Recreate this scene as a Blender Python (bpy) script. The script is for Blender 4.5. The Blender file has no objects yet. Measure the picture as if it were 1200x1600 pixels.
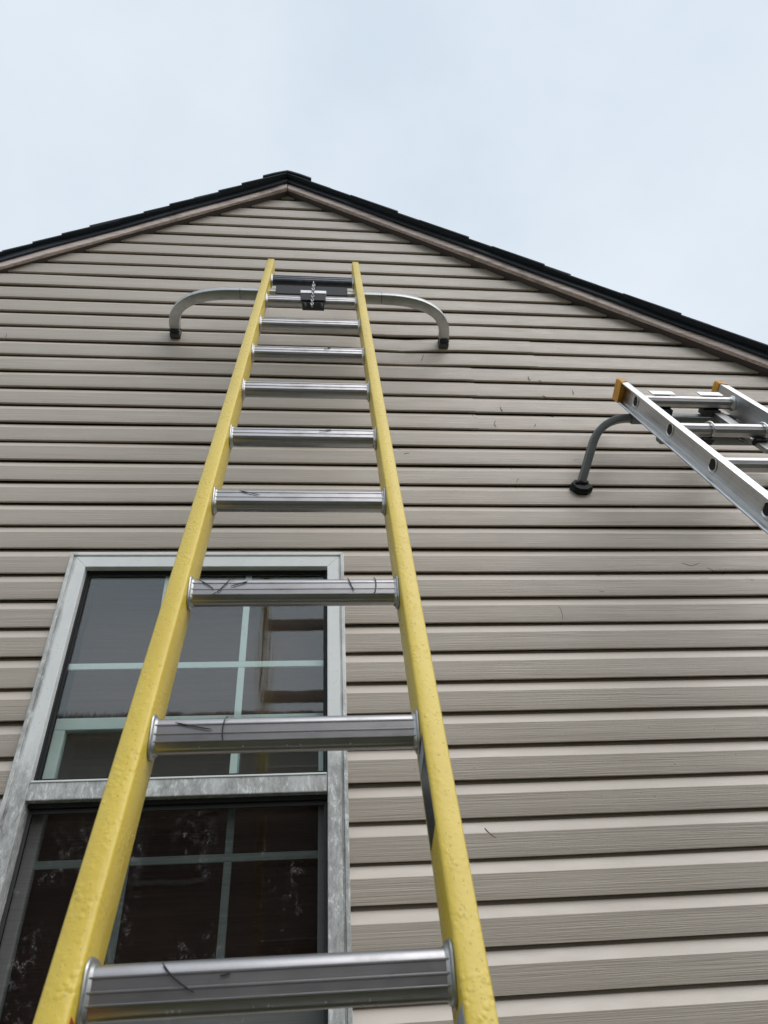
import bpy, math, random
from mathutils import Vector, Matrix
random.seed(7)
S = bpy.context.scene
C = S.collection

# ------------------------------------------------------------------ camera
E = 0.1016                      # siding exposure; the camera is at x = z = 0
cam = bpy.data.cameras.new('camera')
camo = bpy.data.objects.new('camera', cam); C.objects.link(camo)
r_ = Vector((0.99577674, -0.07522572, -0.0526287)); u_ = Vector((-0.00534131, -0.61974671, 0.78478372)); w_ = Vector((0.09165239, 0.78118827, 0.61753116))
m = Matrix((r_, u_, -w_)).transposed().to_4x4(); m.translation = Vector((0, -2.00983, 0)); camo.matrix_world = m
cam.sensor_fit = 'VERTICAL'; cam.sensor_height = 24.0; cam.lens = 24.0 * 1071.77 / 1600.0
cam.clip_start = 0.02; cam.clip_end = 3000
cam.dof.use_dof = True; cam.dof.focus_distance = 2.6; cam.dof.aperture_fstop = 7.0
S.camera = camo

# ------------------------------------------------------------------ sky and sun
SUN_EL, SUN_AZ = math.radians(46), math.radians(137)
W = bpy.data.worlds.new('World'); S.world = W; W.use_nodes = True
nt = W.node_tree; nt.nodes.clear()
wo = nt.nodes.new('ShaderNodeOutputWorld'); bg = nt.nodes.new('ShaderNodeBackground'); bg.inputs['Strength'].default_value = 0.1
sky = nt.nodes.new('ShaderNodeTexSky'); sky.sky_type = 'NISHITA'; sky.sun_disc = False; sky.sun_elevation = SUN_EL; sky.sun_rotation = SUN_AZ
sky.air_density = 1.5; sky.dust_density = 4.0
tc = nt.nodes.new('ShaderNodeTexCoord'); nz = nt.nodes.new('ShaderNodeTexNoise'); nz.inputs['Scale'].default_value = 1.9; nz.inputs['Detail'].default_value = 6.0; nz.inputs['Roughness'].default_value = 0.55
rp = nt.nodes.new('ShaderNodeValToRGB')
rp.color_ramp.elements[0].position = 0.30; rp.color_ramp.elements[0].color = (0.575, 0.66, 0.745, 1)
rp.color_ramp.elements[1].position = 0.70; rp.color_ramp.elements[1].color = (0.735, 0.79, 0.85, 1)
sc = nt.nodes.new('ShaderNodeVectorMath'); sc.operation = 'SCALE'; sc.inputs['Scale'].default_value = 10.0
mx = nt.nodes.new('ShaderNodeMix'); mx.data_type = 'RGBA'; mx.inputs['Factor'].default_value = 0.93
L = nt.links.new
L(tc.outputs['Generated'], nz.inputs['Vector']); L(nz.outputs['Fac'], rp.inputs['Fac']); L(rp.outputs['Color'], sc.inputs[0])
L(sky.outputs['Color'], mx.inputs['A']); L(sc.outputs['Vector'], mx.inputs['B']); L(mx.outputs['Result'], bg.inputs['Color']); L(bg.outputs[0], wo.inputs[0])
sun = bpy.data.lights.new('sun', 'SUN'); sun.energy = 1.5; sun.angle = math.radians(60); sun.color = (1.0, 0.97, 0.93)
suno = bpy.data.objects.new('sun', sun); C.objects.link(suno)
sd = Vector((math.sin(SUN_AZ) * math.cos(SUN_EL), math.cos(SUN_AZ) * math.cos(SUN_EL), math.sin(SUN_EL)))
suno.rotation_euler = sd.to_track_quat('Z', 'Y').to_euler()
S.view_settings.view_transform = 'Standard'; S.view_settings.look = 'None'; S.view_settings.gamma = 1.0; S.view_settings.exposure = 0.25
S.render.engine = 'CYCLES'
S.cycles.max_bounces = 10; S.cycles.transparent_max_bounces = 16

# ------------------------------------------------------------------ helpers
class MB:
    def __init__(s): s.v = []; s.f = []
    def quad_strip(s, rings, close=True, caps=True):
        """rings: list of equal-length point loops"""
        b = len(s.v); n = len(rings[0])
        for r in rings: s.v += [tuple(p) for p in r]
        for i in range(len(rings) - 1):
            for j in range(n if close else n - 1):
                k = (j + 1) % n
                s.f.append((b + i * n + j, b + i * n + k, b + (i + 1) * n + k, b + (i + 1) * n + j))
        if caps and close:
            s.f.append(tuple(b + j for j in reversed(range(n)))); s.f.append(tuple(b + (len(rings) - 1) * n + j for j in range(n)))
        return s
    def box(s, x0, x1, y0, y1, z0, z1):
        return s.quad_strip([[(x0, y0, z0), (x1, y0, z0), (x1, y1, z0), (x0, y1, z0)], [(x0, y0, z1), (x1, y0, z1), (x1, y1, z1), (x0, y1, z1)]])
    def tube(s, pts, r, n=8):
        pts = [Vector(p) for p in pts]; rings = []
        for i, p in enumerate(pts):
            t = (pts[min(i + 1, len(pts) - 1)] - pts[max(i - 1, 0)]).normalized()
            a = t.cross(Vector((0.31, 0.2, 0.93))); a = a.normalized() if a.length > 1e-4 else Vector((1, 0, 0)); b = t.cross(a)
            rr = r[i] if isinstance(r, (list, tuple)) else r
            rings.append([p + a * rr * math.cos(2 * math.pi * j / n) + b * rr * math.sin(2 * math.pi * j / n) for j in range(n)])
        return s.quad_strip(rings)
    def sweep(s, prof, pts, up):
        """sweep a 2-D closed profile (side, up) along pts; up is a fixed reference vector"""
        pts = [Vector(p) for p in pts]; rings = []; up = Vector(up)
        for i, p in enumerate(pts):
            t = (pts[min(i + 1, len(pts) - 1)] - pts[max(i - 1, 0)]).normalized()
            a = t.cross(up).normalized(); b = a.cross(t)
            rings.append([p + a * q[0] + b * q[1] for q in prof])
        return s.quad_strip(rings)
    def dome(s, c, nrm, rx, ry, h, n=7, up=(0, 0, 1)):
        c = Vector(c); nrm = Vector(nrm).normalized(); a = nrm.cross(Vector(up)); a = a.normalized() if a.length > 1e-3 else Vector((1, 0, 0)); b = a.cross(nrm)
        rings = []
        for k, (sr, sh) in enumerate(((1, -0.1), (0.85, 0.55), (0.45, 0.92))):
            rings.append([c + a * rx * sr * math.cos(2 * math.pi * j / n) + b * ry * sr * math.sin(2 * math.pi * j / n) + nrm * h * sh for j in range(n)])
        return s.quad_strip(rings)
    def build(s, name, mat, parent=None, smooth=False, bevel=0, seg=2, mw=None):
        me = bpy.data.meshes.new(name); me.from_pydata([tuple(v) for v in s.v], [], s.f); me.update()
        bm_fix(me)
        if smooth:
            for p in me.polygons: p.use_smooth = True
            if smooth is not True:
                me.set_sharp_from_angle(angle=smooth)
        me.materials.append(mat)
        o = bpy.data.objects.new(name, me); C.objects.link(o)
        if parent: o.parent = parent
        if bevel:
            b = o.modifiers.new('bevel', 'BEVEL'); b.width = bevel; b.segments = seg; b.limit_method = 'ANGLE'; b.angle_limit = math.radians(35)
        return o
import bmesh
def bm_fix(me):
    bm = bmesh.new(); bm.from_mesh(me); bmesh.ops.recalc_face_normals(bm, faces=bm.faces); bm.to_mesh(me); bm.free()
def rrect(w, h, r, n=3):
    out = []
    for cx, cy, a0 in ((w / 2 - r, h / 2 - r, 0), (-w / 2 + r, h / 2 - r, 90), (-w / 2 + r, -h / 2 + r, 180), (w / 2 - r, -h / 2 + r, 270)):
        for k in range(n + 1):
            a = math.radians(a0 + 90 * k / n); out.append((cx + r * math.cos(a), cy + r * math.sin(a)))
    return out
def empty(name, loc=(0, 0, 0), parent=None):
    o = bpy.data.objects.new(name, None); C.objects.link(o); o.location = loc; o.empty_display_size = 0.1
    if parent: o.parent = parent
    return o
def tag(o, label=None, cat=None, group=None, kind=None):
    if label: o['label'] = label
    if cat: o['category'] = cat
    if group: o['group'] = group
    if kind: o['kind'] = kind
    return o

# ------------------------------------------------------------------ materials
class NM:
    def __init__(s, name):
        s.m = bpy.data.materials.new(name); s.m.use_nodes = True; s.t = s.m.node_tree; s.n = s.t.nodes
        s.b = s.n['Principled BSDF']; s.out = s.n['Material Output']; s.tc = s.n.new('ShaderNodeTexCoord')
    def link(s, a, b): s.t.links.new(a, b)
    def set(s, **k):
        for a, v in k.items(): s.b.inputs[a.replace('_', ' ')].default_value = v
        return s
    def map(s, scale=(1, 1, 1), rot=(0, 0, 0), src='Object'):
        mp = s.n.new('ShaderNodeMapping'); mp.inputs['Scale'].default_value = scale; mp.inputs['Rotation'].default_value = rot
        s.link(s.tc.outputs[src], mp.inputs['Vector']); return mp.outputs['Vector']
    def noise(s, vec, scale=5, detail=4, rough=0.5, dist=0.0):
        n = s.n.new('ShaderNodeTexNoise'); n.inputs['Scale'].default_value = scale; n.inputs['Detail'].default_value = detail
        n.inputs['Roughness'].default_value = rough; n.inputs['Distortion'].default_value = dist; s.link(vec, n.inputs['Vector']); return n.outputs['Fac']
    def ramp(s, fac, stops):
        r = s.n.new('ShaderNodeValToRGB'); els = r.color_ramp.elements
        while len(els) < len(stops): els.new(0.5)
        for e, (p, c) in zip(els, stops):
            e.position = p; e.color = (*c, 1) if not isinstance(c, (int, float)) else (c, c, c, 1)
        s.link(fac, r.inputs['Fac']); return r.outputs['Color']
    def mix(s, fac, a, b, mode='MIX'):
        x = s.n.new('ShaderNodeMix'); x.data_type = 'RGBA'; x.blend_type = mode
        for v, i in ((fac, 'Factor'), (a, 'A'), (b, 'B')):
            if hasattr(v, 'is_linked'): s.link(v, x.inputs[i])
            elif i == 'Factor': x.inputs[i].default_value = v
            else: x.inputs[i].default_value = (*v, 1) if not isinstance(v, (int, float)) else (v, v, v, 1)
        return x.outputs['Result']
    def math(s, op, a, b=0.5, clamp=False):
        x = s.n.new('ShaderNodeMath'); x.operation = op; x.use_clamp = clamp
        for v, i in ((a, 0), (b, 1)):
            if hasattr(v, 'is_linked'): s.link(v, x.inputs[i])
            else: x.inputs[i].default_value = v
        return x.outputs[0]
    def bump(s, h, strength=0.3, dist=0.001, prev=None):
        b = s.n.new('ShaderNodeBump'); b.inputs['Strength'].default_value = strength; b.inputs['Distance'].default_value = dist
        s.link(h, b.inputs['Height'])
        if prev: s.link(prev, b.inputs['Normal'])
        return b.outputs['Normal']
    def sep(s, vec):
        x = s.n.new('ShaderNodeSeparateXYZ'); s.link(vec, x.inputs[0]); return x.outputs
    def rand(s):
        return s.n.new('ShaderNodeObjectInfo').outputs['Random']

def m_siding(name, c0=(0.478, 0.415, 0.348), c1=(0.570, 0.503, 0.432), c2=(0.575, 0.512, 0.446)):
    k = NM(name)
    z = k.sep(k.tc.outputs['Object'])[2]
    t = k.math('FRACT', k.math('ADD', k.math('MULTIPLY', z, 1 / E), 0.111 + 100))
    face = k.math('LESS_THAN', t, 0.602)                       # the wood grain is embossed on the flat face only
    v = k.map((2.6, 8, 235)); g = k.noise(v, 1.0, 6, 0.62, 0.9)
    d = k.noise(k.map((0.7, 4, 1.3)), 2.0, 5, 0.6)
    base = k.mix(face, c2, k.ramp(g, [(0.28, c0), (0.62, c1)]))
    dirt = k.ramp(d, [(0.30, (0.90, 0.89, 0.88)), (0.65, (1, 1, 1))])
    col = k.mix(1.0, base, dirt, 'MULTIPLY')
    sp = k.ramp(k.noise(k.map((1, 1, 1)), 55, 6, 0.7), [(0.66, (1, 1, 1)), (0.76, (0.80, 0.79, 0.77))]); col = k.mix(1.0, col, sp, 'MULTIPLY')
    rnd = k.math('MULTIPLY_ADD', k.rand(), 0.07); k.n[-1].inputs[2].default_value = 0.965
    cmb = k.n.new('ShaderNodeCombineColor')
    for i in range(3): k.link(rnd, cmb.inputs[i])
    col = k.mix(1.0, col, cmb.outputs[0], 'MULTIPLY')
    k.link(col, k.b.inputs['Base Color'])
    rr = k.ramp(k.noise(k.map((9, 9, 40)), 1.0, 4), [(0.3, 0.38), (0.7, 0.56)]); k.link(rr, k.b.inputs['Roughness']); k.set(IOR=1.75, Coat_Weight=0.25, Coat_Roughness=0.3)
    n = k.bump(k.math('MULTIPLY', g, face), 0.75, 0.0022); n = k.bump(k.noise(k.map((1.6, 4, 5)), 1, 2), 0.5, 0.006, n); k.link(n, k.b.inputs['Normal'])
    return k.m
def m_simple(name, col, rough=0.5, metal=0.0, var=0.12, nscale=14, bump=0.15, bdist=0.001, vscale=(1, 1, 1), **kw):
    k = NM(name); v = k.map(vscale); f = k.noise(v, nscale, 5, 0.6)
    c = k.ramp(f, [(0.25, tuple(x * (1 - var) for x in col)), (0.75, tuple(min(1, x * (1 + var)) for x in col))])
    k.link(c, k.b.inputs['Base Color']); k.set(Metallic=metal)
    k.link(k.ramp(f, [(0.2, max(0.02, rough - 0.08)), (0.8, rough + 0.08)]), k.b.inputs['Roughness'])
    if bump: k.link(k.bump(k.noise(v, nscale * 6, 3), bump, bdist), k.b.inputs['Normal'])
    k.set(**kw); return k.m
def m_vinyl():
    k = NM('weathered_white_vinyl')
    pos = k.sep(k.tc.outputs['Object'])
    clean = k.ramp(k.noise(k.map((6, 6, 6)), 3, 4), [(0.3, (0.83, 0.86, 0.865)), (0.7, (0.89, 0.91, 0.91))])
    sp = k.noise(k.map((1, 1, 0.45)), 60, 9, 0.75, 0.3); big = k.noise(k.map((1, 1, 0.5)), 9, 3, 0.5)
    gr = k.ramp(sp, [(0.34, (0.29, 0.29, 0.285)), (0.50, (0.50, 0.51, 0.505)), (0.57, (0.60, 0.615, 0.61)), (0.59, (0.80, 0.825, 0.825))])
    # chalky oxidation is heavy on the lower half of the unit and along its outer lip
    h = k.math('SUBTRACT', 0.74, pos[2]); h = k.math('MULTIPLY', h, 8.0)
    lip = k.math('SUBTRACT', k.math('ABSOLUTE', k.math('ADD', pos[0], 0.3805)), 0.437); lip = k.math('MULTIPLY', lip, 90)
    lip = k.math('MINIMUM', lip, k.math('MULTIPLY', k.math('SUBTRACT', 1.75, pos[2]), 1.0))
    msk = k.math('MAXIMUM', h, lip); msk = k.math('ADD', msk, k.math('MULTIPLY', k.math('SUBTRACT', big, 0.5), 3.6)); msk = k.math('MULTIPLY', msk, 0.8, True)
    k.link(k.mix(msk, clean, gr), k.b.inputs['Base Color']); k.set(Roughness=0.42)
    n = k.bump(sp, 0.25, 0.0008); k.link(n, k.b.inputs['Normal']); return k.m
def m_yellow():
    k = NM('yellow_fibreglass')
    v = k.map((1, 1, 1)); big = k.noise(v, 4, 4, 0.6); fine = k.noise(k.map((60, 60, 6)), 4, 3)
    c = k.ramp(big, [(0.3, (0.665, 0.475, 0.038)), (0.7, (0.745, 0.555, 0.058))])
    scf = k.ramp(k.noise(k.map((14, 14, 3)), 6, 7, 0.75), [(0.66, 0.0), (0.75, 0.45)])
    c = k.mix(scf, c, (0.40, 0.30, 0.05)); c = k.mix(k.math('MULTIPLY', fine, 0.18), c, (0.80, 0.67, 0.20))
    blk = k.ramp(k.noise(k.map((40, 40, 9)), 2.2, 5, 0.6, 1.5), [(0.765, 0.0), (0.785, 0.8)]); c = k.mix(blk, c, (0.07, 0.06, 0.04))
    k.link(c, k.b.inputs['Base Color']); k.set(Roughness=0.38, Coat_Weight=0.3, Coat_Roughness=0.28)
    vo = k.n.new('ShaderNodeTexVoronoi'); vo.inputs['Scale'].default_value = 130; k.link(k.tc.outputs['Object'], vo.inputs['Vector'])
    wet = k.ramp(k.noise(v, 25, 4), [(0.45, 0.0), (0.6, 1.0)])
    hh = k.math('MULTIPLY', k.ramp(vo.outputs['Distance'], [(0.0, 1.0), (0.55, 0.0)]), wet)
    n = k.bump(hh, 0.5, 0.0014); n = k.bump(k.noise(v, 70, 3), 0.45, 0.0022, n); k.link(n, k.b.inputs['Normal'])
    k.link(n, k.b.inputs['Coat Normal']); return k.m
def m_alu(name, col=(0.56, 0.57, 0.585), rough=0.30, axis=0, dirt=0.35):
    k = NM(name); sc = [120, 120, 120]; sc[axis] = 2.0
    st = k.noise(k.map(tuple(sc)), 1.0, 4, 0.6); bl = k.noise(k.map((1, 1, 1)), 16, 6, 0.65)
    c = k.ramp(st, [(0.2, tuple(x * 0.86 for x in col)), (0.8, tuple(x * 1.12 for x in col))])
    d = k.ramp(bl, [(0.50, 0.0), (0.72, dirt)]); c = k.mix(d, c, (0.24, 0.235, 0.225))
    k.link(c, k.b.inputs['Base Color']); k.set(Metallic=1.0)
    k.link(k.ramp(bl, [(0.3, rough - 0.06), (0.75, rough + 0.16)]), k.b.inputs['Roughness'])
    n = k.bump(st, 0.12, 0.0006); n = k.bump(k.noise(k.map((1, 1, 1)), 30, 3), 0.12, 0.001, n); k.link(n, k.b.inputs['Normal']); return k.m
def schlick(k, f0, n=None, top=1.0):
    lw = k.n.new('ShaderNodeLayerWeight'); lw.inputs['Blend'].default_value = 0.5
    if n: k.link(n, lw.inputs['Normal'])
    return k.math('ADD', k.math('MULTIPLY', k.math('POWER', lw.outputs['Facing'], 5.0), top - f0), f0, True)
def m_glass(name, streak=0.55):
    k = NM(name); k.n.remove(k.b)
    gl = k.n.new('ShaderNodeBsdfGlossy'); gl.inputs['Roughness'].default_value = 0.015; tr = k.n.new('ShaderNodeBsdfTransparent'); tr.inputs['Color'].default_value = (0.93, 0.975, 0.965, 1)
    s1 = k.noise(k.map((70, 70, 2.5), ), 1.0, 4, 0.6, 1.2); s2 = k.noise(k.map((7, 7, 3)), 1.0, 2)
    n = k.bump(s1, streak, 0.0004); n = k.bump(s2, 0.12, 0.004, n)
    k.link(n, gl.inputs['Normal']); fr = schlick(k, 0.10, n)
    mx = k.n.new('ShaderNodeMixShader'); k.link(fr, mx.inputs[0]); k.link(tr.outputs[0], mx.inputs[1]); k.link(gl.outputs[0], mx.inputs[2])
    k.link(mx.outputs[0], k.out.inputs['Surface']); return k.m
def m_screen():
    k = NM('insect_screen'); k.n.remove(k.b)
    df = k.n.new('ShaderNodeBsdfDiffuse'); tr = k.n.new('ShaderNodeBsdfTransparent'); mx = k.n.new('ShaderNodeMixShader')
    ln = k.noise(k.map((3, 1, 260)), 1.0, 4, 0.7)
    fac = k.math('ADD', k.math('MULTIPLY', ln, 0.36), 0.40)
    # pale threads of lint caught in the weave: warped cell edges inside loose patches
    wv = k.n.new('ShaderNodeTexNoise'); wv.inputs['Scale'].default_value = 26; wv.inputs['Detail'].default_value = 5; k.link(k.tc.outputs['Object'], wv.inputs['Vector'])
    ad = k.n.new('ShaderNodeVectorMath'); ad.operation = 'MULTIPLY_ADD'; k.link(wv.outputs['Color'], ad.inputs[0]); ad.inputs[1].default_value = (0.07, 0.07, 0.07); k.link(k.tc.outputs['Object'], ad.inputs[2])
    vo = k.n.new('ShaderNodeTexVoronoi'); vo.feature = 'DISTANCE_TO_EDGE'; vo.inputs['Scale'].default_value = 120; k.link(ad.outputs[0], vo.inputs['Vector'])
    th = k.ramp(vo.outputs['Distance'], [(0.0, 1.0), (0.07, 0.0)])
    pt = k.ramp(k.noise(k.map((1.5, 1, 0.8)), 7, 4, 0.65), [(0.52, 0.0), (0.61, 1.0)])
    br = k.ramp(k.noise(k.map((1, 1, 1)), 50, 2), [(0.48, 0.0), (0.6, 1.0)])
    th = k.math('MULTIPLY', k.math('MULTIPLY', th, pt), br)
    k.link(k.mix(th, (0.009, 0.0055, 0.0048), (0.36, 0.35, 0.345)), df.inputs['Color'])
    k.link(k.math('MAXIMUM', fac, k.math('MULTIPLY', th, 0.62)), mx.inputs[0])
    k.link(tr.outputs[0], mx.inputs[1]); k.link(df.outputs[0], mx.inputs[2]); k.link(mx.outputs[0], k.out.inputs['Surface']); return k.m
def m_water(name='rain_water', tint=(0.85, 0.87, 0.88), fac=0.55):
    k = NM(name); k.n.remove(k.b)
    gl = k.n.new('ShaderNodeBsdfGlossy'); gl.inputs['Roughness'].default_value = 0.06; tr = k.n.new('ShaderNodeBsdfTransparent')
    df = k.n.new('ShaderNodeBsdfDiffuse'); df.inputs['Color'].default_value = (*tint, 1); m0 = k.n.new('ShaderNodeMixShader'); m0.inputs[0].default_value = fac  # pale diffuse tint paints the bright highlights of the drops
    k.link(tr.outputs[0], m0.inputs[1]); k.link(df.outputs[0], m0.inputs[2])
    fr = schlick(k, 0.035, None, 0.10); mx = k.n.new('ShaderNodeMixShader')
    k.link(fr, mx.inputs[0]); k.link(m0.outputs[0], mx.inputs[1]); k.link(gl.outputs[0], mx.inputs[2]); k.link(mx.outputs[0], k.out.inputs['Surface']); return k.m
def m_wood():
    k = NM('bare_weathered_wood'); v = k.map((3.0, 40, 40)); g = k.noise(v, 1.6, 6, 0.65, 0.8); s = k.noise(k.map((1, 1, 1)), 5, 5, 0.6)
    c = k.ramp(g, [(0.28, (0.36, 0.275, 0.255)), (0.5, (0.64, 0.53, 0.49)), (0.75, (0.76, 0.67, 0.63))])
    c = k.mix(k.ramp(s, [(0.56, 0.0), (0.68, 0.7)]), c, (0.20, 0.15, 0.135)); k.link(c, k.b.inputs['Base Color']); k.set(Roughness=0.75)
    k.link(k.bump(g, 0.6, 0.003), k.b.inputs['Normal']); return k.m
def m_shingle():
    k = NM('black_asphalt_shingle'); g = k.noise(k.map((1, 1, 1)), 320, 3, 0.7); b = k.noise(k.map((1, 1, 1)), 8, 4)
    c = k.ramp(g, [(0.3, (0.014, 0.020, 0.030)), (0.62, (0.034, 0.045, 0.060)), (0.78, (0.08, 0.092, 0.11))])
    k.link(k.mix(k.math('MULTIPLY', b, 0.3), c, (0.012, 0.016, 0.022)), k.b.inputs['Base Color']); k.set(Roughness=0.8); k.link(k.bump(g, 0.7, 0.002), k.b.inputs['Normal']); return k.m
def m_ground():
    k = NM('lawn_ground'); a = k.noise(k.map((1, 1, 1)), 1.3, 8, 0.6); b = k.noise(k.map((1, 1, 1)), 60, 5, 0.7)
    c = k.ramp(a, [(0.35, (0.045, 0.06, 0.022)), (0.6, (0.075, 0.085, 0.032)), (0.75, (0.13, 0.10, 0.06))])
    c = k.mix(k.math('MULTIPLY', b, 0.5), c, (0.05, 0.05, 0.025)); k.link(c, k.b.inputs['Base Color']); k.set(Roughness=0.9); k.link(k.bump(b, 0.8, 0.03), k.b.inputs['Normal']); return k.m

M_sid = m_siding('beige_vinyl_siding'); M_shth = m_simple('sheathing', (0.05, 0.045, 0.04), 0.8)
M_vin = m_vinyl(); M_vin2 = m_simple('white_vinyl_sash', (0.84, 0.88, 0.87), 0.4, nscale=9, var=0.06)
M_soff = m_simple('dark_soffit_wood', (0.105, 0.085, 0.085), 0.75, var=0.35, nscale=6)  # soffit strip coloured darker than the rake board
M_gask = m_simple('black_gasket', (0.015, 0.016, 0.018), 0.6); M_glass = m_glass('wet_window_glass'); M_glass2 = m_glass('lower_window_glass', 0.1)
M_scr = m_screen(); M_scrf = m_simple('grey_screen_frame', (0.05, 0.05, 0.055), 0.45)
M_wood = m_wood(); M_shg = m_shingle(); M_drip = m_simple('black_drip_edge', (0.022, 0.030, 0.042), 0.5)
M_shade = m_simple('brown_shade_fabric', (0.125, 0.062, 0.045), 0.85, var=0.3, nscale=3, vscale=(1, 1, 30))
M_room = m_simple('brown_room_wall', (0.20, 0.105, 0.075), 0.8, nscale=3); M_conc = m_simple('concrete', (0.3, 0.29, 0.27), 0.85, nscale=8)
M_yel = m_yellow(); M_alu = m_alu('rung_aluminium', (0.45, 0.44, 0.45), 0.33); M_aluD = m_alu('dark_rung_aluminium', (0.085, 0.09, 0.105), 0.34)
M_alu2 = m_alu('rail_aluminium', (0.66, 0.67, 0.68), 0.34, 2, 0.2); M_galv = m_alu('stabilizer_tube_aluminium', (0.50, 0.51, 0.51), 0.40, 0, 0.3)
M_steel = m_alu('grey_steel_tube', (0.22, 0.235, 0.235), 0.42, 0, 0.3); M_bracket = m_simple('dark_painted_steel', (0.050, 0.052, 0.060), 0.5, Specular_IOR_Level=0.2)
M_rub = m_simple('dark_rubber', (0.075, 0.07, 0.066), 0.6); M_blk = m_simple('black_plastic', (0.008, 0.009, 0.011), 0.4, Specular_IOR_Level=0.25); M_cap = m_simple('orange_yellow_plastic', (0.62, 0.29, 0.02), 0.45, var=0.3, nscale=40)
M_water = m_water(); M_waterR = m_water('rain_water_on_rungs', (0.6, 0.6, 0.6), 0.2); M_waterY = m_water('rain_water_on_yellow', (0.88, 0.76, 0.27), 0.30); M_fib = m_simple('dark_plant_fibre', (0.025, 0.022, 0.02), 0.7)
M_gnd = m_ground(); M_nw = m_simple('warm_grey_neighbour_siding', (0.27, 0.235, 0.225), 0.6, nscale=3, vscale=(1, 1, 4)); M_white = m_simple('white_trim', (0.7, 0.71, 0.71), 0.5)
M_dkglass = m_simple('dark_window_glass', (0.02, 0.024, 0.03), 0.05, var=0.1, bump=0)
def m_label():
    k = NM('black_warning_sticker'); pos = k.sep(k.tc.outputs['Object'])
    t = k.noise(k.map((400, 60, 60)), 1, 3)
    c = k.mix(k.ramp(t, [(0.60, 0.0), (0.68, 0.35)]), (0.010, 0.012, 0.018), (0.3, 0.31, 0.34)); k.link(c, k.b.inputs['Base Color']); k.set(Roughness=0.3); return k.m
M_lab = m_label(); M_labw = m_simple('pale_sticker_print', (0.42, 0.45, 0.50), 0.35); M_red = m_simple('red_sticker', (0.45, 0.04, 0.03), 0.4)

# ------------------------------------------------------------------ ground
GZ = -1.50
g = MB(); g.v = [(-400, -400, GZ), (400, -400, GZ), (400, 400, GZ), (-400, 400, GZ)]; g.f = [(0, 1, 2, 3)]
tag(g.build('ground', M_gnd), kind='structure')

# ------------------------------------------------------------------ house
XR, ZR, SL = -0.199, 3.870, 0.640        # ridge x, underside of rake at the ridge, slope
HX0, HX1, HY1 = XR - 4.0, XR + 4.0, 8.0
WX0, WX1, WZ0, WZ1 = -0.841, 0.080, -0.175, 1.383      # window outer frame
house = empty('house', (XR, 0, GZ))
tag(house, 'beige sided house gable with dark shingled roof behind both ladders', 'house')
def hp(mb, name, mat, parent=None, **k):      # house part, built in world coordinates
    o = mb.build(name, mat, parent or house, **k); o.matrix_parent_inverse = Matrix.Translation(-house.location) if parent is None else Matrix.Identity(4); return o
def rake(x): return ZR - SL * abs(x - XR)
wm = MB()      # front wall core with the window opening left out
y0, y1 = 0.012, 0.15
OX0, OX1, OZ0, OZ1 = WX0 + 0.02, WX1 - 0.02, WZ0 + 0.02, WZ1 - 0.02
def wallprism(pts):
    wm.quad_strip([[(x, y0, z) for x, z in pts], [(x, y1, z) for x, z in pts]])
wallprism([(HX0, GZ + 0.3), (OX0, GZ + 0.3), (OX0, rake(OX0)), (HX0, rake(HX0))])
wallprism([(OX1, GZ + 0.3), (HX1, GZ + 0.3), (HX1, rake(HX1)), (OX1, rake(OX1))])
wallprism([(OX0, GZ + 0.3), (OX1, GZ + 0.3), (OX1, OZ0), (OX0, OZ0)])
wallprism([(OX0, OZ1), (OX1, OZ1), (OX1, rake(OX1)), (XR, ZR), (OX0, rake(OX0))])
wall = hp(wm, 'gable_wall', M_shth)
f = MB().box(HX0 + 0.01, HX1 - 0.01, 0.02, HY1, GZ - 0.05, GZ + 0.3); hp(f, 'foundation', M_conc)
ze = rake(HX0)
for nm, bx in (('side_wall', (HX0, HX0 + 0.15, 0.15, HY1, GZ + 0.3, ze)), ('side_wall', (HX1 - 0.15, HX1, 0.15, HY1, GZ + 0.3, ze)), ('back_wall', (HX0 + 0.15, HX1 - 0.15, HY1 - 0.15, HY1, GZ + 0.3, ze))):
    hp(MB().box(*bx), nm, M_sid)
bg_ = MB().quad_strip([[(HX0, HY1 - 0.15, ze), (HX1, HY1 - 0.15, ze), (XR, HY1 - 0.15, ZR)], [(HX0, HY1, ze), (HX1, HY1, ze), (XR, HY1, ZR)]]); hp(bg_, 'back_gable', M_sid)
# the dark brown room behind the window (five inner faces)
rm = MB(); a0, a1, b0, b1, c0, c1 = -2.2, 1.6, 0.16, 3.2, -0.95, 1.55
for bx in ((a0, a1, b1, b1 + 0.05, c0, c1), (a0 - 0.05, a0, b0, b1, c0, c1), (a1, a1 + 0.05, b0, b1, c0, c1), (a0, a1, b0, b1, c0 - 0.05, c0), (a0, a1, b0, b1, c1, c1 + 0.05)):
    rm.box(*bx)
hp(rm, 'room', M_room)

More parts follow.
